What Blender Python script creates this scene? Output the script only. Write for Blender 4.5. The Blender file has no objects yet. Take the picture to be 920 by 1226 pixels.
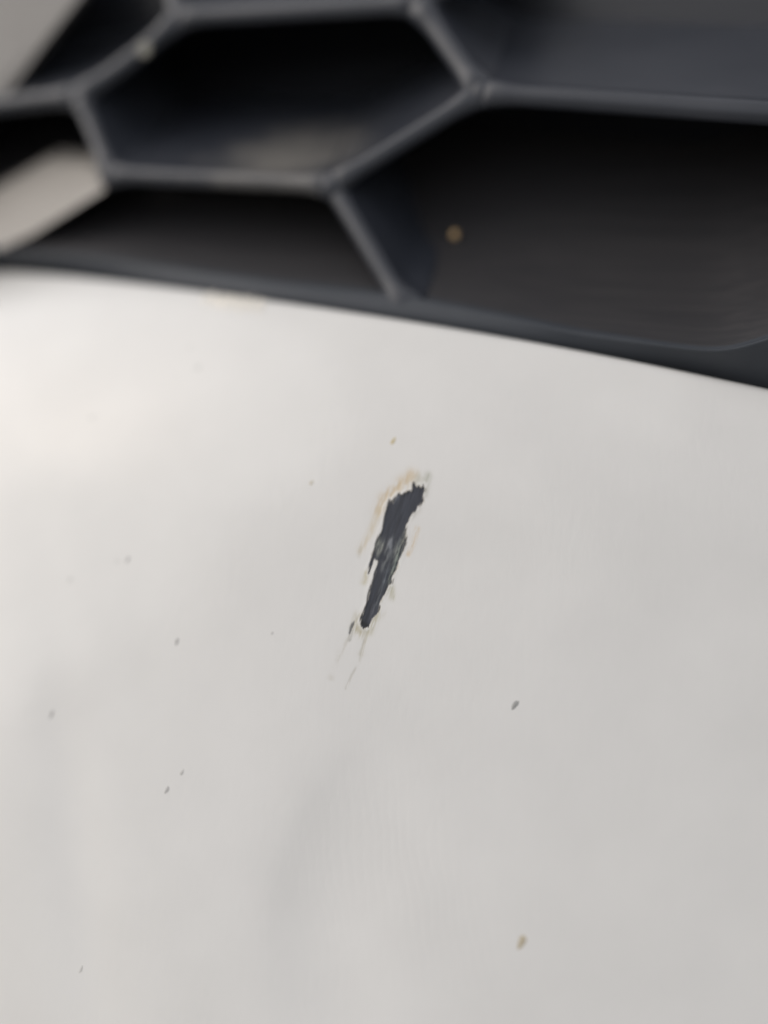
import bpy, math, random
import numpy as np
from mathutils import Vector, Matrix
from mathutils.bvhtree import BVHTree

random.seed(7); rng = np.random.RandomState(7)
S = bpy.context.scene
COL = S.collection
R = math.radians

# ------------------------------------------------------------------ camera
FPX = 1000.0                       # focal length in pixels of the 920 x 1226 photograph
cam_d = bpy.data.cameras.new('camera'); cam = bpy.data.objects.new('camera', cam_d); COL.objects.link(cam)
cam_d.sensor_fit = 'HORIZONTAL'; cam_d.sensor_width = 36.0; cam_d.lens = 36.0*FPX/920.0
cam_d.clip_start = 0.002; cam_d.clip_end = 500
cam.rotation_euler = (R(70), 0, R(20)); cam.location = (0.05, -0.14, 0.60)
S.camera = cam
D = 0.140                          # distance to the paint chip
cam_d.dof.use_dof = True; cam_d.dof.focus_distance = D*0.972
cam_d.dof.aperture_fstop = cam_d.lens/11.0     # an 11 mm pupil
cam_d.dof.aperture_blades = 0
CM = Matrix.Translation(cam.location) @ cam.rotation_euler.to_matrix().to_4x4()

# ------------------------------------------------------------------ sky and sun
W = bpy.data.worlds.new('World'); S.world = W; W.use_nodes = True
wn = W.node_tree; bg = wn.nodes['Background']
sky = wn.nodes.new('ShaderNodeTexSky'); sky.sky_type = 'NISHITA'; sky.sun_disc = False
SUN_EL, SUN_AZ = R(38), R(248)     # azimuth clockwise from +Y: from the left
sky.sun_elevation = SUN_EL; sky.sun_rotation = SUN_AZ
sky.air_density = 0.8; sky.dust_density = 3.0; sky.ozone_density = 0.6
# pale cloud veil over the whole sky
tc = wn.nodes.new('ShaderNodeTexCoord'); nz = wn.nodes.new('ShaderNodeTexNoise')
nz.inputs['Scale'].default_value = 2.2; nz.inputs['Detail'].default_value = 3
rp = wn.nodes.new('ShaderNodeValToRGB'); rp.color_ramp.elements[0].position = .35; rp.color_ramp.elements[1].position = .65
rp.color_ramp.elements[0].color = (.35,.35,.35,1); rp.color_ramp.elements[1].color = (.85,.85,.85,1)
mx = wn.nodes.new('ShaderNodeMix'); mx.data_type = 'RGBA'; mx.inputs['B'].default_value = (8.2, 8.0, 7.8, 1)
wn.links.new(tc.outputs['Generated'], nz.inputs['Vector']); wn.links.new(nz.outputs['Fac'], rp.inputs['Fac'])
wn.links.new(rp.outputs['Color'], mx.inputs['Factor']); wn.links.new(sky.outputs['Color'], mx.inputs['A'])
wn.links.new(mx.outputs['Result'], bg.inputs['Color']); bg.inputs['Strength'].default_value = 0.119
sd = bpy.data.lights.new('sun', 'SUN'); sd.energy = 1.02; sd.angle = R(62); sd.color = (1.0, .97, .93)
sun = bpy.data.objects.new('sun', sd); COL.objects.link(sun)
sv = Vector((math.sin(SUN_AZ)*math.cos(SUN_EL), math.cos(SUN_AZ)*math.cos(SUN_EL), math.sin(SUN_EL)))
sun.rotation_euler = sv.to_track_quat('Z', 'Y').to_euler()
vs = S.view_settings; vs.view_transform = 'Standard'; vs.look = 'None'; vs.exposure = 0.0; vs.gamma = 1.0
try: vs.use_curve_mapping = False
except Exception: pass

# ------------------------------------------------------------------ helpers
CO = np.array(CM.translation); CR = np.array(CM.to_3x3())
def ray(px, py):
    d = np.array([(px-460)/FPX, -(py-613)/FPX, -1.0]); return CR @ d      # not normalised: t = depth on the lens axis
def nrm(v): v = np.array(v, float); return v/np.linalg.norm(v)
def hit_plane(px, py, p, n):
    d = ray(px, py); return CO + d*(np.dot(np.array(p)-CO, n)/np.dot(d, n))

def tag(o, label=None, cat=None, group=None, kind=None):
    for k, v in (('label', label), ('category', cat), ('group', group), ('kind', kind)):
        if v: o[k] = v
    return o
def empty(name, loc, parent=None):
    o = bpy.data.objects.new(name, None); COL.objects.link(o); o.location = loc; o.empty_display_size = .01
    if parent: o.parent = parent
    return o
def link(name, me, parent=None, mat=None):
    o = bpy.data.objects.new(name, me); COL.objects.link(o)
    if mat: me.materials.append(mat)
    if parent:
        o.parent = parent
        o.matrix_parent_inverse = Matrix.Translation(-wpos(parent))
    return o
def wpos(o):
    return Vector(ROOTLOC) if o.type == 'EMPTY' else Vector(ROOTLOC)*0
def mesh(name, v, f, smooth=True):
    me = bpy.data.meshes.new(name); me.from_pydata([tuple(map(float, p)) for p in v], [], f)
    if smooth: me.polygons.foreach_set('use_smooth', [True]*len(me.polygons))
    me.update(); return me

def vnoise(x, y, seed=0):
    """smooth value noise on numpy arrays, 0..1"""
    r = np.random.RandomState(seed).rand(256, 256)
    xi = np.floor(x).astype(int); yi = np.floor(y).astype(int); fx = x-xi; fy = y-yi
    fx = fx*fx*(3-2*fx); fy = fy*fy*(3-2*fy)
    g = lambda a, b: r[(b) & 255, (a) & 255]
    return (g(xi, yi)*(1-fx)+g(xi+1, yi)*fx)*(1-fy) + (g(xi, yi+1)*(1-fx)+g(xi+1, yi+1)*fx)*fy
def fbm(x, y, seed=0, o=3):
    s = 0; a = 1; t = 0
    for i in range(o):
        s = s+a*vnoise(x*2**i+17*i, y*2**i+9*i, seed+i); t += a; a *= .5
    return s/t
def sst(a, b, x): t = np.clip((x-a)/(b-a), 0, 1); return t*t*(3-2*t)

# ------------------------------------------------------------------ materials
def mat(name):
    m = bpy.data.materials.new(name); m.use_nodes = True
    nt = m.node_tree; return m, nt, nt.nodes['Principled BSDF']
def N(nt, t, **k):
    n = nt.nodes.new(t)
    for a, b in k.items():
        if a in n.inputs: n.inputs[a].default_value = b
        else: setattr(n, a, b)
    return n

def paint_material():
    m, nt, b = mat('white_paint')
    at = N(nt, 'ShaderNodeAttribute', attribute_name='wear')
    ab = N(nt, 'ShaderNodeAttribute', attribute_name='ab')
    # faint dust film: tiny value shifts
    n1 = N(nt, 'ShaderNodeTexNoise', Scale=0.55, Detail=4.0)
    r1 = N(nt, 'ShaderNodeMapRange'); r1.inputs['To Min'].default_value = .965; r1.inputs['To Max'].default_value = 1.02
    r1.inputs['From Min'].default_value = .3; r1.inputs['From Max'].default_value = .7
    vm = N(nt, 'ShaderNodeVectorMath', operation='SCALE')
    L = nt.links.new
    L(ab.outputs['Vector'], n1.inputs['Vector']); L(n1.outputs['Fac'], r1.inputs['Value'])
    L(at.outputs['Color'], vm.inputs[0]); L(r1.outputs['Result'], vm.inputs['Scale'])
    L(vm.outputs['Vector'], b.inputs['Base Color'])
    # orange peel, stretched a little along the strokes of the polishing cloth, plus fine parallel ripples in places
    mp = N(nt, 'ShaderNodeMapping'); mp.inputs['Rotation'].default_value = (0, 0, R(-17)); mp.inputs['Scale'].default_value = (9, 3.0, 1)
    n2 = N(nt, 'ShaderNodeTexNoise', Scale=1.0, Detail=2.0)
    L(ab.outputs['Vector'], mp.inputs['Vector']); L(mp.outputs['Vector'], n2.inputs['Vector'])
    mp2 = N(nt, 'ShaderNodeMapping'); mp2.inputs['Rotation'].default_value = (0, 0, R(-14))
    wv = N(nt, 'ShaderNodeTexWave', Scale=2.0, Distortion=9.0, Detail=1.0); wv.inputs['Detail Scale'].default_value = .35
    L(ab.outputs['Vector'], mp2.inputs['Vector']); L(mp2.outputs['Vector'], wv.inputs['Vector'])
    n3 = N(nt, 'ShaderNodeTexNoise', Scale=0.42, Detail=1.0); L(ab.outputs['Vector'], n3.inputs['Vector'])
    r3 = N(nt, 'ShaderNodeMapRange'); r3.inputs['From Min'].default_value = .15; r3.inputs['From Max'].default_value = .60
    dd = N(nt, 'ShaderNodeVectorMath', operation='DISTANCE'); dd.inputs[1].default_value = (.6, -5.2, 0); L(ab.outputs['Vector'], dd.inputs[0])
    dm = N(nt, 'ShaderNodeMapRange', interpolation_type='SMOOTHSTEP'); dm.inputs['From Min'].default_value = 3.6; dm.inputs['From Max'].default_value = .8; L(dd.outputs['Value'], dm.inputs['Value'])
    dx = N(nt, 'ShaderNodeMath', operation='MULTIPLY'); L(n3.outputs['Fac'], dx.inputs[0]); L(dm.outputs['Result'], dx.inputs[1])
    L(dx.outputs[0], r3.inputs['Value'])
    mu = N(nt, 'ShaderNodeMath', operation='MULTIPLY'); L(wv.outputs['Fac'], mu.inputs[0]); L(r3.outputs['Result'], mu.inputs[1])
    ad = N(nt, 'ShaderNodeMath', operation='MULTIPLY_ADD'); L(mu.outputs[0], ad.inputs[0]); ad.inputs[1].default_value = .40
    L(n2.outputs['Fac'], ad.inputs[2])
    bp = N(nt, 'ShaderNodeBump', Strength=1.0, Distance=0.000036); L(ad.outputs[0], bp.inputs['Height'])
    L(bp.outputs['Normal'], b.inputs['Normal'])
    L(bp.outputs['Normal'], b.inputs['Coat Normal'])
    b.inputs['Roughness'].default_value = .45; b.inputs['Specular IOR Level'].default_value = .35
    b.inputs['Coat Weight'].default_value = .8; b.inputs['Coat Roughness'].default_value = .10
    return m
def plastic(name, col, rough, scale=1500, dist=.00002, spec=.5, streak=None):
    m, nt, b = mat(name); L = nt.links.new
    tc = N(nt, 'ShaderNodeTexCoord')
    n = N(nt, 'ShaderNodeTexNoise', Scale=scale, Detail=2.0); L(tc.outputs['Object'], n.inputs['Vector'])
    bp = N(nt, 'ShaderNodeBump', Strength=.6, Distance=dist); L(n.outputs['Fac'], bp.inputs['Height']); L(bp.outputs['Normal'], b.inputs['Normal'])
    # dust lying in the plastic's grain
    n2 = N(nt, 'ShaderNodeTexNoise', Scale=45.0, Detail=4.0)
    if streak:
        mp = N(nt, 'ShaderNodeMapping'); mp.inputs['Scale'].default_value = streak
        L(tc.outputs['Object'], mp.inputs['Vector']); L(mp.outputs['Vector'], n2.inputs['Vector'])
    else: L(tc.outputs['Object'], n2.inputs['Vector'])
    r = N(nt, 'ShaderNodeMapRange'); r.inputs['From Min'].default_value = .35; r.inputs['From Max'].default_value = .75
    L(n2.outputs['Fac'], r.inputs['Value'])
    mx = N(nt, 'ShaderNodeMix', data_type='RGBA'); mx.inputs['A'].default_value = (*col, 1)
    mx.inputs['B'].default_value = (col[0]*1.35+.004, col[1]*1.3+.004, col[2]*1.25+.004, 1)
    L(r.outputs['Result'], mx.inputs['Factor']); L(mx.outputs['Result'], b.inputs['Base Color'])
    b.inputs['Roughness'].default_value = rough; b.inputs['Specular IOR Level'].default_value = spec
    return m
def flat(name, col, rough=.6, spec=.4):
    m, nt, b = mat(name); L = nt.links.new
    tc = N(nt, 'ShaderNodeTexCoord'); n = N(nt, 'ShaderNodeTexNoise', Scale=900.0, Detail=3.0); L(tc.outputs['Object'], n.inputs['Vector'])
    r = N(nt, 'ShaderNodeMapRange'); r.inputs['To Min'].default_value = .7; r.inputs['To Max'].default_value = 1.3; L(n.outputs['Fac'], r.inputs['Value'])
    vm = N(nt, 'ShaderNodeVectorMath', operation='SCALE'); vm.inputs[0].default_value = col
    L(r.outputs['Result'], vm.inputs['Scale']); L(vm.outputs['Vector'], b.inputs['Base Color'])
    b.inputs['Roughness'].default_value = rough; b.inputs['Specular IOR Level'].default_value = spec
    return m
PAINT = (0.71, 0.70, 0.678)
M_paint = paint_material()
M_rib = plastic('black_grille_plastic', (.029, .033, .043), .36)
M_frame = plastic('grey_black_frame_plastic', (.032, .038, .048), .6)
M_back = plastic('dull_black_plastic', (.016, .018, .0235), .5, streak=(.4, 6, 14))
M_floor = plastic('dusty_black_plastic', (.034, .0335, .0365), .42, streak=(.25, 24, 24))
M_refl_corner = flat('grey_reflection', (.24, .228, .215), .5); M_refl_cell = flat('pale_reflection', (.37, .345, .315), .5)  # pale tones that paint the reflections left of the grille
M_spk_g = flat('grey_dirt', (.44, .43, .42)); M_spk_d = flat('dark_dirt', (.35, .35, .34)); M_spk_t = flat('tan_dirt', (.50, .44, .33))
M_sand = flat('sand', (.62, .43, .22)); M_pale = flat('pale_grit', (.42, .39, .32)); M_spk_y = flat('yellow_tan_dirt', (.55, .46, .26)); M_dull = flat('dull_spot', (.30, .29, .25), .9); M_cream = flat('cream_glint', (.88, .83, .74), .5)

# ------------------------------------------------------------------ the bumper skin's surface
O = CO + ray(470, 660)*D
el, az = R(31), R(7)                               # the skin faces forward, up and a little towards the lens
Nn = np.array([math.sin(az)*math.cos(el), -math.cos(az)*math.cos(el), math.sin(el)])
A = np.array([math.cos(az), math.sin(az), 0.0]); B = np.cross(Nn, A)
def cz(a, b):
    """height of the skin over its tangent plane at the chip (metres): flat below, rolling back to the opening"""
    t = np.maximum(b-.004, 0)
    c = -t*t/(2*.108) - a*a/(2*.45)
    c = c - .0006*np.exp(-(((a+.075)/.04)**2 + ((b-.02)/.018)**2))            # shallow dents and waves of a moulded skin
    ac_ = -.0115 + 11.0*(b+.060)**2
    c = c - .00036*np.tanh((a-ac_)/.0034)*np.exp(-((b+.052)/.020)**2)*np.exp(-((a+.008)/.028)**2)
    c = c - .00055*np.exp(-(((a-ac_-.009)/.008)**2 + ((b+.060)/.020)**2))
    c = c + .0005*np.exp(-(((a-.024)/.016)**2 + ((b+.05)/.03)**2))
    c = c - .00055*np.exp(-(((a+.052+.35*(b+.05))/.0065)**2 + ((b+.050)/.035)**2))
    c = c + .00035*np.exp(-(((a+.066)/.012)**2 + ((b+.035)/.02)**2))
    c = c - .0004*np.exp(-(((a+.045)/.02)**2 + ((b+.05)/.05)**2))
    return c
def S3(a, b, h=0.0): a = np.asarray(a, float); b = np.asarray(b, float); return O + a[..., None]*A + b[..., None]*B + (cz(a, b)+h)[..., None]*Nn
def skin_ab(px, py):
    """where a line of sight meets the skin"""
    d = ray(px, py); o = CO-O
    oa, ob, oc = o@A, o@B, o@Nn; da, db, dc = d@A, d@B, d@Nn
    lo, hi = .03, .5; g = lambda t: (oc+t*dc) - cz(oa+t*da, ob+t*db)
    # first crossing
    ts = np.linspace(.05, .35, 400); gv = np.array([g(t) for t in ts]); i = int(np.argmax(gv < 0)); lo, hi = ts[i-1], ts[i]
    for _ in range(40):
        m = .5*(lo+hi)
        if g(m) > 0: lo = m
        else: hi = m
    return oa+lo*da, ob+lo*db
def skin_many(pts): return np.array([skin_ab(*p) for p in pts])

ROOTLOC = tuple(O)
car = empty('car_front', O)
tag(car, 'white car bumper with a dark paint chip below its black honeycomb grille', 'car bumper')

# upper edge of the skin, as read along the opening
edge_px = [(-90,318),(0,326),(120,336),(240,351),(360,367),(480,386),(600,406),(700,425),(800,445),(920,470),(1010,490)]
edge_px = [(x, y-4-4*x/920) for x, y in edge_px]
eab = skin_many(edge_px)
epoly = np.polyfit(eab[:,0], eab[:,1], 6)
def edge_b(a):
    a = np.asarray(a, float); lo, hi = eab[0,0], eab[-1,0]; q = np.clip(a, lo, hi)
    dp = np.polyder(epoly); return np.polyval(epoly, q) + np.polyval(dp, q)*(a-q)

# ---- chip outline
Z = lambda L: [(380+x/3.606, 500+y/3.606) for x, y in L]
chip = Z([(462,290),(468,312),(456,335),(458,360),(440,385),(415,412),(395,440),(385,465),(383,500),(380,545),(368,590),(352,622),(345,655),
 (325,690),(322,715),(305,730),(290,760),(270,800),(265,840),(240,870),(222,905),(205,911),(187,893),(190,865),(200,835),(213,795),(225,760),
 (232,725),(240,690),(255,650),(262,622),(247,612),(236,640),(222,672),(232,625),(240,590),(245,570),(255,535),(272,500),(285,460),(295,410),
 (307,368),(316,355),(325,368),(348,322),(358,333),(375,328),(400,318),(411,305),(418,284),(428,303),(446,298)])
# dense columns/rows around the chip, sparse elsewhere
c_lo = skin_ab(398, 850); c_hi = skin_ab(545, 545)
a0, a1 = eab[0,0], eab[-1,0]
a_bot = skin_ab(-60, 1290); a_br = skin_ab(980, 1290)
amin = min(a0, a_bot[0])-.01; amax = max(a1, a_br[0])+.01
PX = .000065
def axis(lo, f0, f1, hi, fine, coarse):
    return np.concatenate([np.linspace(lo, f0, max(3, int((f0-lo)/coarse)))[:-1], np.arange(f0, f1, fine), np.linspace(f1, hi, max(3, int((hi-f1)/coarse)))])
fa0, fa1 = skin_ab(398, 850)[0], skin_ab(545, 545)[0]
ga = axis(amin, fa0, fa1, amax, PX, .0009)
amid = .5*(fa0+fa1)
rr = lambda a, b: edge_b(a)-b                       # distance below the edge
cab = skin_many(chip)
r_c = rr(cab[:,0], cab[:,1]); f_r0 = r_c.min()-.004; f_r1 = r_c.max()+.0125
rmax = edge_b(amid) - min(a_bot[1], a_br[1]) + .02
gr = axis(.0016, f_r0, f_r1, rmax, PX, .0009)
AA, RR = np.meshgrid(ga, gr); BB = edge_b(AA)-RR
na, nr = len(ga), len(gr)

# signed distance to the chip outline on the fine part (positive inside)
def poly_sd(px, py, poly):
    P = np.asarray(poly); n = len(P); d = np.full(px.shape, 1e9); ins = np.zeros(px.shape, bool)
    for i in range(n):
        x0, y0 = P[i]; x1, y1 = P[(i+1) % n]
        ex, ey = x1-x0, y1-y0; t = np.clip(((px-x0)*ex+(py-y0)*ey)/(ex*ex+ey*ey), 0, 1)
        d = np.minimum(d, (px-x0-t*ex)**2+(py-y0-t*ey)**2)
        c = (y0 > py) != (y1 > py)
        with np.errstate(divide='ignore', invalid='ignore'): xi = (x1-x0)*(py-y0)/(y1-y0)+x0
        ins ^= c & (px < xi)
    d = np.sqrt(d); return np.where(ins, d, -d)
def line_d(px, py, L):
    d = np.full(px.shape, 1e9)
    for (x0, y0), (x1, y1) in zip(L[:-1], L[1:]):
        ex, ey = x1-x0, y1-y0; t = np.clip(((px-x0)*ex+(py-y0)*ey)/(ex*ex+ey*ey), 0, 1)
        d = np.minimum(d, (px-x0-t*ex)**2+(py-y0-t*ey)**2)
    return np.sqrt(d)
U = .000145                                         # one unit of the outline, metres
P3 = S3(AA, BB)
fm = (AA > fa0-.001) & (AA < fa1+.001) & (RR > f_r0-.001) & (RR < f_r1+.001)
ii = np.where(fm)
Q = (P3[ii]-CO) @ CR; qx = 460+FPX*Q[:,0]/-Q[:,2]; qy = 613-FPX*Q[:,1]/-Q[:,2]   # drawing coordinates of the chip's surroundings
# coordinates along and across the scrape
sx, sy = .30, -.954
al = qx*sx+qy*sy; ac = qx*-sy+qy*sx
jag = (fbm(ac/1.7, al/13, 3)-.5)*5.4 + (fbm(ac/.8, al/7, 9)-.5)*3.0
sd_ = poly_sd(qx, qy, chip) + jag
H = np.zeros(len(qx)); C = np.tile(np.array(PAINT), (len(qx), 1))
def blend(col, k):
    global C
    k = np.clip(k, 0, 1)[:, None]; C = C*(1-k)+np.array(col)*k
grain = fbm(ac/1.4, al/10, 21); grain2 = fbm(ac/3, al/18, 31)
# abraded, yellowed paint round the wound
for L, w, col, k in [
  (Z([(410,250),(372,280),(330,318),(292,348),(268,398)]), 5.0, (.60,.49,.34), .9),
  (Z([(400,280),(345,318),(300,352)]), 3.5, (.60,.50,.36), .6),
  (Z([(268,398),(248,450),(228,505),(185,575)]), 3.2, (.60,.52,.38), .55),
  (Z([(432,480),(412,545),(395,590)]), 2.0, (.62,.50,.34), .8),
  (Z([(480,250),(468,300),(462,330)]), 3.2, (.46,.46,.40), .75),
  (Z([(440,262),(425,290)]), 4.5, (.50,.49,.42), .6),
  (Z([(212,672),(200,712)]), 2.4, (.52,.47,.32), .7),
  (Z([(318,735),(325,775)]), 3.0, (.46,.44,.33), .7),
  (Z([(275,840),(245,880),(225,925)]), 3.0, (.50,.47,.36), .8),
  (Z([(180,860),(165,905),(185,930)]), 4.0, (.46,.42,.30), .75),
  (Z([(215,925),(205,975),(190,1020)]), 2.2, (.50,.47,.38), .55),
  (Z([(203,960),(183,1055),(150,1110),(124,1170)]), 1.1, (.50,.48,.42), .5),
  (Z([(140,940),(85,1052),(60,1130)]), 1.5, (.50,.47,.40), .4),
  (Z([(150,905),(140,960)]), 1.5, (.30,.29,.25), .6),
  (Z([(190,560),(180,600)]), 1.5, (.5,.48,.42), .4),
  (Z([(405,440),(440,400)]), 2.2, (.55,.53,.48), .4)]:
    d = line_d(qx, qy, L); g = np.exp(-(d/(w*1.45))**2)*k*sst(.30, .80, grain*.9+grain2*.35)*1.25
    blend(col, g); H -= .000022*np.clip(g, 0, 1)
# clean bright rim where the top coat broke off
rim = sst(-5.5, -.6, sd_)*(sd_ < 0); blend((.78,.775,.75), rim*sst(.4, .65, grain2)*.9)
fr_ = sst(-4.0, 0, sd_)*(sd_ < .5); blend((.50,.46,.37), fr_*sst(.55, .75, fbm(ac/1.1, al/9, 41))*.8)
thin = sst(-1.6, .1, sd_)*(sd_ < .6)
blend((.33,.30,.25), thin*.75)
# bare plastic
inside = sst(-.9, .9, sd_)
plast = np.array((.034,.038,.050))[None, :]*(0.5+1.1*fbm(ac/1.6, al/16, 55))[:, None]
C = C*(1-inside[:, None]) + plast*inside[:, None]
# smears of paint left on the plastic, drawn out along the scrape
for (x, y, ln, w, k, col) in [(300,600,90,6.0,.35,(.15,.16,.165)),(268,562,36,4.0,.9,(.24,.25,.23)),(315,552,40,3.0,.8,(.19,.20,.22)),(355,565,60,3.6,.75,(.20,.22,.21)),(375,520,60,1.8,.9,(.26,.26,.23)),
      (350,600,48,2.4,.8,(.22,.25,.22)),(330,655,44,2.6,.7,(.17,.20,.19)),(298,690,50,3.0,.55,(.12,.14,.16)),(345,345,26,2.2,.55,(.16,.17,.20)),
      (258,540,46,1.6,.7,(.20,.21,.19)),(285,655,60,2.0,.25,(.11,.12,.13)),(318,690,40,2.2,.6,(.20,.22,.18)),(262,780,60,2.4,.4,(.10,.11,.12)),(235,850,30,2.4,.45,(.12,.12,.14)),
      (268,840,26,1.6,.6,(.24,.23,.2)),(285,575,30,1.8,.5,(.16,.16,.16)),(340,575,26,1.8,.6,(.2,.21,.2))]:
    cx, cy = 380+x/3.606, 500+y/3.606; dl = (qx-cx)*sx+(qy-cy)*sy; dc = (qx-cx)*-sy+(qy-cy)*sx
    g = np.exp(-(dl/(ln/3.606/1.3))**2-(dc/w)**2)*k*sst(.36, .68, grain*.6+.4*fbm(ac/.7, al/8, 61))*inside*2.6
    blend(col, g); H += .00007*np.clip(g, 0, 1)
H += -.00016*inside + .00004*rim + inside*(fbm(ac/1.3, al/14, 77)-.5)*.00007
blend((.012,.013,.017), np.exp(-line_d(qx, qy, Z([(193,885),(212,898)]))**2/9)*inside)
# the small dark nick left of the tail
nick = poly_sd(qx, qy, Z([(160,878),(163,893),(150,912),(142,935),(137,930),(143,905),(150,890)]))+jag*.4
kn = sst(-1.2, .8, nick); blend((.07,.07,.065), kn*.85); H -= .00007*kn
HH = np.zeros(AA.shape); HH[ii] = H
CC = np.empty(AA.shape+(3,)); CC[:] = PAINT; CC[ii] = C
SD = np.full(AA.shape, -99.); SD[ii] = np.maximum(sd_, -50)
V = S3(AA, BB, HH)
# rolled lip: quarter turn and return flange behind the edge, added as extra rows above row 0
rows = []
er = .0016
for k in range(1, 9):
    t = k/8*math.pi/2*1.05
    rows.append((ga, edge_b(ga)-er+er*math.sin(t), -er*(1-math.cos(t))))
for q in (.003, .006, .010): rows.append((ga, edge_b(ga)+.0001, -er-q))
lipV = np.array([S3(a, b, np.full_like(a, h)) for a, b, h in rows])[::-1]
V = np.concatenate([lipV, V], 0)
CC = np.concatenate([np.tile(np.array(PAINT), (len(rows), na, 1)), CC], 0)
SD = np.concatenate([np.full((len(rows), na), -99.), SD], 0)
AB = np.concatenate([np.array([np.stack([a, b, a*0], -1) for a, b, h in rows])[::-1], np.stack([AA, BB, AA*0], -1)], 0)*100   # in centimetres
nR = V.shape[0]
# normals of the whole grid, so that skin and chip shade as one
du = np.gradient(V, axis=1); dv = np.gradient(V, axis=0); NV = np.cross(du, -dv); NV /= np.linalg.norm(NV, axis=2, keepdims=True)
idx = np.arange(nR*na).reshape(nR, na)
quads = np.stack([idx[1:, :-1], idx[1:, 1:], idx[:-1, 1:], idx[:-1, :-1]], -1).reshape(-1, 4)
qs = SD.reshape(-1)[quads].mean(1)
def grid_part(name, q, parent, m):
    used, inv = np.unique(q, return_inverse=True); inv = inv.reshape(q.shape)
    me = bpy.data.meshes.new(name); v = V.reshape(-1, 3)[used]
    me.vertices.add(len(used)); me.vertices.foreach_set('co', v.ravel())
    me.loops.add(q.size); me.loops.foreach_set('vertex_index', inv.ravel().astype(np.int32))
    me.polygons.add(len(q)); me.polygons.foreach_set('loop_start', np.arange(0, q.size, 4, dtype=np.int32)); me.polygons.foreach_set('loop_total', np.full(len(q), 4, dtype=np.int32))
    me.update(); me.validate()
    me.polygons.foreach_set('use_smooth', np.ones(len(q), bool))
    ca = me.attributes.new('wear', 'FLOAT_COLOR', 'POINT'); c = np.ones((len(used), 4)); c[:, :3] = CC.reshape(-1, 3)[used]; ca.data.foreach_set('color', c.ravel())
    va = me.attributes.new('ab', 'FLOAT_VECTOR', 'POINT'); va.data.foreach_set('vector', AB.reshape(-1, 3)[used].ravel())
    me.normals_split_custom_set_from_vertices(NV.reshape(-1, 3)[used])
    return link(name, me, parent, m)

def chip_material():
    m, nt, b = mat('bare_bumper_plastic'); L = nt.links.new
    at = N(nt, 'ShaderNodeAttribute', attribute_name='wear'); L(at.outputs['Color'], b.inputs['Base Color'])
    b.inputs['Roughness'].default_value = .55; b.inputs['Specular IOR Level'].default_value = .4
    return m
skin = grid_part('bumper_skin', quads[qs <= 0.15], car, M_paint)
chipo = grid_part('paint_chip', quads[qs > 0.15], skin, chip_material())
tag(chipo, 'bare dark plastic where the white paint has been scraped away')
print('grid', nR, na)

# ------------------------------------------------------------------ small marks on the paint: each its own little fleck
def fleck(px, py, lng, wid, m, ang=22, name='paint_fleck', h=.00008, parent=skin):
    a, b = skin_ab(px, py); t = R(ang); ca, sa = math.sin(-t)*-1, math.cos(t)      # long axis leans like the scrape
    n = 10; k1, k2 = .5*lng*U, .5*wid*U; vs_, fs = [], []
    ph = random.random()*6
    for ring, (s, hh) in enumerate(((1.0, 0.0), (.8, .6), (.42, 1.0))):
        for i in range(n):
            th = i/n*2*math.pi; q = s*(1+.10*math.sin(2*th+ph)+.16*math.sin(3*th+2*ph))
            l, w = k1*q*math.cos(th), k2*q*math.sin(th)
            vs_.append(S3(np.array(a+l*ca+w*sa), np.array(b+l*sa-w*ca), np.array(-.00001+h*hh)))
    vs_.append(S3(np.array(a), np.array(b), np.array(h)))
    for r_ in range(2):
        for i in range(n): j = (i+1) % n; fs.append((r_*n+j, r_*n+i, (r_+1)*n+i, (r_+1)*n+j))
    for i in range(n): fs.append((2*n+(i+1) % n, 2*n+i, 3*n))
    return link(name, mesh(name, vs_, fs), parent, m)
M_spk_f = flat('faint_grey_dirt', (.56, .55, .53)); M_spk_ft = flat('faint_tan_dirt', (.58, .53, .43))
for px, py, l, w, m in [(471,528,10,4.5,M_spk_y),(373,578,7,4,M_spk_ft),(153,670,9,4.5,M_spk_g),(212,768,10,4.5,M_spk_g),(62,855,11,5,M_spk_g),(218,925,8,4,M_spk_f),
      (200,946,11,4,M_spk_g),(97,1161,9,4,M_spk_f),(617,844,13,5.5,M_spk_d),(625,1128,15,8,M_spk_t),(237,440,8,5,M_spk_f),(228,415,5,4,M_spk_f),(110,500,7,6,M_spk_f),
      (84,694,9,4,M_spk_f),(140,672,6,3,M_spk_f),(326,758,4,3,M_spk_f),
      ]:
    fleck(px, py, l, w, m, ang=24+random.uniform(-8, 8))
# warm glint on the lip, painted as a row of cream ridges
for i in range(13):
    x = 246+i*5.6+random.uniform(-1, 1); y = 351+ (x-246)*.135 + random.uniform(-1, 1.5)
    fleck(x, y+6, random.uniform(24, 38), random.uniform(4.5, 7), M_cream, ang=8, name='glint_ridge', h=.00022)

# ------------------------------------------------------------------ the grille
ge = R(25)
lipL, lipR = [S3(*[np.array(v) for v in skin_ab(*p)]) for p in ((20, 328), (900, 465))]
gx = nrm(lipR-lipL); _h = nrm([gx[1], -gx[0], 0]); GN = _h*math.cos(ge)+np.array([0, 0, math.sin(ge)]); GN = nrm(GN-gx*np.dot(GN, gx))
mid = S3(*[np.array(v) for v in skin_ab(480, 386)])
GP = mid - _h*.0048 + np.array([0, 0, -.0015]); print('lip offsets', [float(np.dot(p-GP, GN)) for p in (lipL, mid, lipR)])
g_at = lambda px, py, rec=0.0: hit_plane(px, py, GP-GN*rec, GN)
E = nrm([-.17, math.cos(R(24)), math.sin(R(24))]); DEPTH = .048
gy = np.cross(GN, gx)

grille = empty('grille', O, None); grille.parent = car; grille.matrix_parent_inverse = Matrix.Translation(-Vector(ROOTLOC))
tag(grille, 'black plastic honeycomb grille')
def glink(name, me, m): return link(name, me, grille, m)

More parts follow.
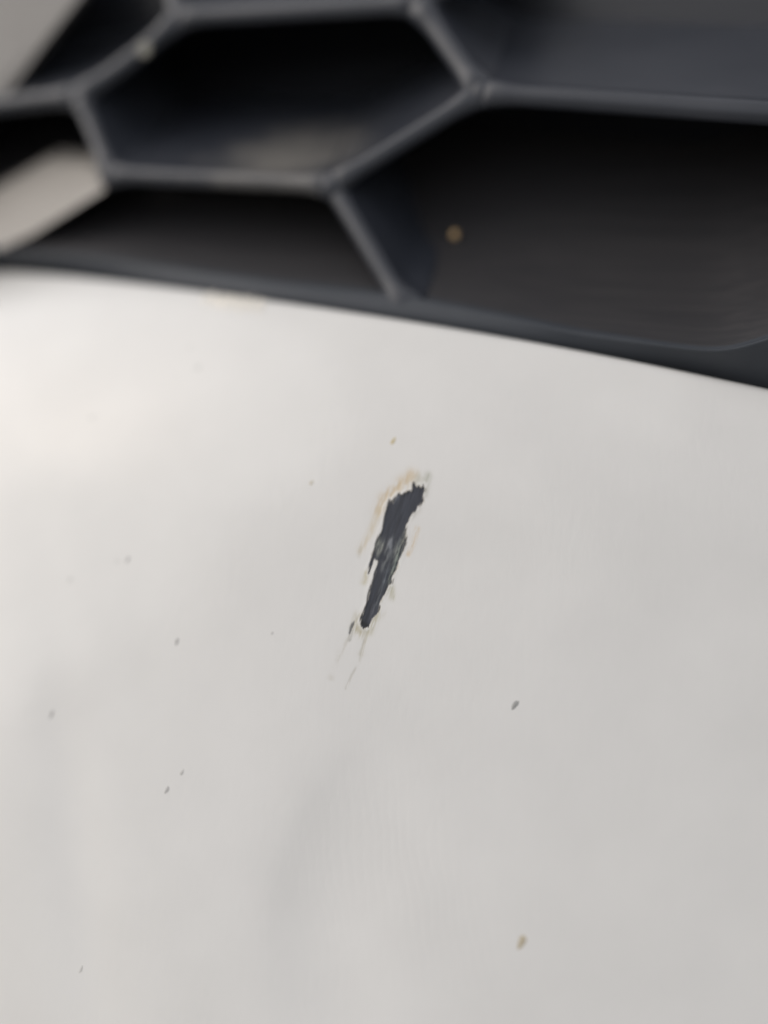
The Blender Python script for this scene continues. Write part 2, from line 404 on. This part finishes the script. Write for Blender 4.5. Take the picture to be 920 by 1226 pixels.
M_sheen = M_rib.copy(); M_sheen.name = 'black_grille_plastic_with_sheen'
def add_sheen(m, at, size, col):  # paints a cell floor's sheen into the base colour as a pale patch
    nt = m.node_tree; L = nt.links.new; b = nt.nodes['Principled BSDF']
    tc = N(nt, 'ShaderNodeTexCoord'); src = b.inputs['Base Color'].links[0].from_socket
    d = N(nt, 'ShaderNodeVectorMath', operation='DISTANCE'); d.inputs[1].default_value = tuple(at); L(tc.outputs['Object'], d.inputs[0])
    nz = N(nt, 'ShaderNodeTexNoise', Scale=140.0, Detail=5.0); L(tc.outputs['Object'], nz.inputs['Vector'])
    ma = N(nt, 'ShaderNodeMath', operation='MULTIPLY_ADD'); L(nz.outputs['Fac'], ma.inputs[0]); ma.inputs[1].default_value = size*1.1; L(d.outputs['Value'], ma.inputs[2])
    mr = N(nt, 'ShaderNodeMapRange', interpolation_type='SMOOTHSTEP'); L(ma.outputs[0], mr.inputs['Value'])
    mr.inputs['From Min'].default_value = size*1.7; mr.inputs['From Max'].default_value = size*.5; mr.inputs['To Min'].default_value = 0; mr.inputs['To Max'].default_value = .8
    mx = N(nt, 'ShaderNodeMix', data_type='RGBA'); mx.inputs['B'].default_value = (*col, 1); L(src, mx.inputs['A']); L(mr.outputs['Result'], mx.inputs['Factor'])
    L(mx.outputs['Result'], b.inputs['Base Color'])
add_sheen(M_sheen, g_at(335, 206)+E*.008, .022, (.19, .18, .165))
nodes = dict(a=(218,22), b=(503,6), c=(577,112), d=(1010,143), e=(399,222), f=(134,209), g=(97,115), h=(-70,134), i=(491,376), j=(-60,322),
             k=(185,-70), l=(640,-80), m=(-130,30), n=(-130,225), o=(838,436), p=(1090,334), q=(1110,70), r=(-200,330), s=(60,-120), t=(1110,250))
W0 = .0041
def rib(n1, n2, w=W0, flare=(1.5, 1.5), sag=0.0, rec=0.0, DEPTH=DEPTH):
    p0, p1 = g_at(*nodes[n1], rec), g_at(*nodes[n2], rec)
    L = p1-p0; ln = np.linalg.norm(L); t = L/ln; s = np.cross(GN, t)
    NS, vs_, fs = 22, [], []
    prof = []
    for k in range(9):
        th = -math.pi/2 + k/8*math.pi
        prof.append((math.sin(th), math.cos(th)*.95, 0.0))
    prof = [(-1.35, 0, DEPTH), (-1.12, 0, DEPTH*.4), (-1.02, 0, DEPTH*.06)] + prof + [(1.02, 0, DEPTH*.06), (1.12, 0, DEPTH*.4), (1.35, 0, DEPTH)]
    for i in range(NS+1):
        f = i/NS; d0, d1 = f*ln, (1-f)*ln
        ww = w*.5*(1+(flare[0]-1)*math.exp(-(d0/.0042)**2)+(flare[1]-1)*math.exp(-(d1/.0042)**2))
        hf = .75+.25*min(1, d0/.0024, d1/.0024)
        c = p0+L*f + s*sag*math.sin(f*math.pi)
        for (u, v, dep) in prof:
            vs_.append(c + s*u*ww + GN*v*min(ww, w*.62)*hf + E*dep)
    m = len(prof)
    for i in range(NS):
        for k in range(m-1): fs.append((i*m+k, (i+1)*m+k, (i+1)*m+k+1, i*m+k+1))
    fs.append(tuple(range(m))); fs.append(tuple(NS*m+k for k in reversed(range(m))))
    return glink('rib', mesh('rib', vs_, fs), M_sheen if (n1, n2) in (('e','f'), ('c','e')) else M_rib)
for r_ in [('a','b',W0,(1.5,1.4)),('b','c',W0*1.1),('c','d',W0*1.0,(1.5,1.2)),('c','e',W0*.95),('e','f',W0*.95),('f','g',W0),('g','h',W0*1.1),('g','a',W0*1.1,(1.5,1.5),-.0008),
          ('e','i',W0*1.05,(1.1,2.2),0,.0009),('f','j',W0*.9,(1.2,1.2),0,.0075),('a','k'),('b','l'),('h','m'),('h','n'),('d','q'),('d','t'),('n','r'),('m','s')]:
    rib(*r_)

# where ribs meet, the moulding swells into a low rounded boss
def boss(n1, rad=W0*.80, hh=W0*.57):
    c = g_at(*nodes[n1]); vs_, fs = [], []; n = 20
    prof = [(.9, 0, .003), (1.0, 0, .001), (1.0, 0, 0)] + [(math.cos(k/6*math.pi/2), math.sin(k/6*math.pi/2)**1.3, 0) for k in range(1, 6)]
    for (q, v, dep) in prof:
        for i in range(n):
            th = i/n*2*math.pi; vs_.append(c+(gx*math.cos(th)+gy*math.sin(th))*q*rad + GN*v*hh + E*dep)
    vs_.append(c+GN*hh); m = len(prof)
    for k in range(m-1):
        for i in range(n): fs.append((k*n+i, k*n+(i+1) % n, (k+1)*n+(i+1) % n, (k+1)*n+i))
    for i in range(n): fs.append(((m-1)*n+i, (m-1)*n+(i+1) % n, m*n))
    glink('boss', mesh('boss', vs_, fs), M_rib)
for q in 'abcefg': boss(q)

# back plate closing the cells
bp_c = [g_at(x, y)+E*(DEPTH*.97) for x, y in ((-420, 620), (1300, 620), (1300, -420), (-420, -420))]
th = -GN*.002
glink('back_plate', mesh('back_plate', bp_c+[p+th for p in bp_c], [(0,1,2,3),(7,6,5,4),(0,4,5,1),(1,5,6,2),(2,6,7,3),(3,7,4,0)], False), M_back)

# lower frame: a moulded strip that rises behind the lip and turns in as the floor of the lowest cells
ft_px = np.array([(-110,292),(0,301),(100,307),(210,321),(330,337),(420,346),(500,356),(600,376),(700,397),(800,413),(850,419),(880,417),(920,404),(980,384),(1040,364)], float)
_fx = np.arange(-160, 1100, 4.0); _fy = np.interp(_fx, ft_px[:,0], ft_px[:,1])
_k = np.exp(-(np.arange(-10, 11)/4.0)**2); _fy = np.convolve(np.pad(_fy, 10, 'edge'), _k/_k.sum(), 'valid')
ftop = lambda x: float(np.interp(x, _fx, _fy))
vs_, fs = [], []; xs = np.linspace(-110, 1030, 100); m = 0
for i, x in enumerate(xs):
    Tt = g_at(x, ftop(x))
    yb = np.interp(x, [p[0] for p in edge_px], [p[1] for p in edge_px])
    a, b = skin_ab(float(np.clip(x, -88, 1008)), yb); Lp = S3(np.array(a), np.array(b))
    if x < -88 or x > 1008: Lp = Lp + gx*((x+88 if x < 0 else x-1008)*.00016)
    low = Lp + A*0 - Nn*.0075 + B*.0012; l1 = Lp - Nn*.0024 + B*.0010
    up = nrm(Tt-l1); rd = .0011
    c0 = Tt - up*rd
    prof = [low, l1, l1*.5+c0*.5+GN*.0003]
    for k in range(6):
        th = k/5*math.pi/2
        prof.append(c0 + up*rd*math.sin(th) + GN*rd*(math.cos(th)-.2))
    prof += [Tt+E*.001-GN*.0002]+[Tt+E*DEPTH*q-gy*.0002+gy*.030*max(0, q-.25)**2.2*1.3 for q in (.12,.25,.35,.45,.55,.65,.75,.85,.95,1.05)]
    m = len(prof); vs_ += prof
for i in range(len(xs)-1):
    for k in range(m-1): fs.append((i*m+k, (i+1)*m+k, (i+1)*m+k+1, i*m+k+1))
me = mesh('frame', vs_, fs)
fr = glink('frame', me, M_frame); me.materials.append(M_floor)
nf = m-1
for p in me.polygons:
    if p.index % nf >= 9: p.material_index = 1

# added pale slabs standing in for reflections at the left-hand cells: one at the corner and one inside the first cell
def slab(name, loop_f, loop_b, m, parent, lab=None, bev=.0012):
    n = len(loop_f); v = [*loop_f, *loop_b]; c = sum(loop_f)/n
    vin = [p+(c-p)*.12+GN*.0001 for p in loop_f]; v += vin
    f = [tuple(reversed(range(n, 2*n)))] + [(i, (i+1) % n, n+(i+1) % n, n+i) for i in range(n)]
    f += [(2*n+i, 2*n+(i+1) % n, (i+1) % n, i) for i in range(n)] + [tuple(range(2*n, 3*n))]
    o = link(name, mesh(name, v, f, False), parent, m)
    if lab: o['label'] = lab
    return o
lf = [g_at(x, y, r_) for x, y, r_ in ((-80,345,.001),(0,298,.001),(40,280,.001),(124,228,.001),(130,214,.002),(108,198,.006),(58,190,.010),(20,212,.010),(-80,270,.010))]
slab('cell_reflection', lf, [p+E*.008-gy*.0005 for p in lf], M_refl_cell, grille, 'added pale slab for the bright reflection inside the leftmost cell')
lf = [g_at(x, y, r_) for x, y, r_ in ((-160,190,.000),(-30,150,.000),(8,112,.001),(52,52,.001),(96,-4,.001),(150,-90,.001),(-10,-140,-.004),(-150,-60,-.004))]
slab('corner_reflection', lf, [p+E*.010 for p in lf], M_refl_corner, car, 'added pale slab for the reflection at the corner of the grille opening')

# ------------------------------------------------------------------ grit lying in the cells, and a pale spot on a rib
def ledge_pt(px, py, q, t):
    n = nrm(np.cross(t, E)); return hit_plane(px, py, q, n), (n if n[2] > 0 else -n)
def grit(px, py, pn, size, m, label, name='sand_grain', flat_=.75):
    p, n = pn; vs_, fs = [], []; ns, nt_ = 10, 7
    for i in range(nt_+1):
        ph = i/nt_*math.pi
        for k in range(ns):
            th = k/ns*2*math.pi
            d = np.array([math.sin(ph)*math.cos(th)*.8, math.sin(ph)*math.sin(th)*1.1, math.cos(ph)*flat_])
            vs_.append(d*size*.5*(1+.75*(vnoise(np.array(d[0]*2+5), np.array(d[1]*2+d[2]*1.7+5), 5)-.5)))
    for i in range(nt_):
        for k in range(ns): fs.append((i*ns+k, (i+1)*ns+k, (i+1)*ns+(k+1) % ns, i*ns+(k+1) % ns))
    me = mesh(name, vs_, fs); o = bpy.data.objects.new(name, me); COL.objects.link(o); me.materials.append(m)
    o.location = p + n*size*flat_*.44
    o.rotation_euler = Vector(n).to_track_quat('Z', 'Y').to_euler()
    tag(o, label, 'grain of grit'); return o
_bv = BVHTree.FromPolygons([v.co for v in fr.data.vertices], [tuple(p.vertices) for p in fr.data.polygons])
_h, _n, _i, _d = _bv.ray_cast(Vector(CO), Vector(nrm(ray(545, 284))))
grit(545, 284, (np.array(_h), np.array(_n)*(1 if _n.dot(Vector(CO)-_h) > 0 else -1)), .0022, M_sand, 'tan grain of sand lying in the large dark cell right of centre')
grit(176, 59, (g_at(176, 59, -.0009), GN), .0044, M_dull, 'pale blurred spot on the sloping rib at upper left', 'pale_speck', .3)
nc_, nd_ = g_at(*nodes['c']), g_at(*nodes['d'])
grit(680, 62, ledge_pt(680, 62, nc_, nd_-nc_), .0011, M_pale, 'tiny grey grain of grit in the upper right cell', 'pale_speck')

# ------------------------------------------------------------------ the ground the car stands on
me = mesh('ground', [(-60,-60,0),(60,-60,0),(60,60,0),(-60,60,0)], [(0,1,2,3)], False)
g = bpy.data.objects.new('ground', me); COL.objects.link(g); me.materials.append(flat('concrete', (.22,.215,.2), .9)); tag(g, kind='structure')
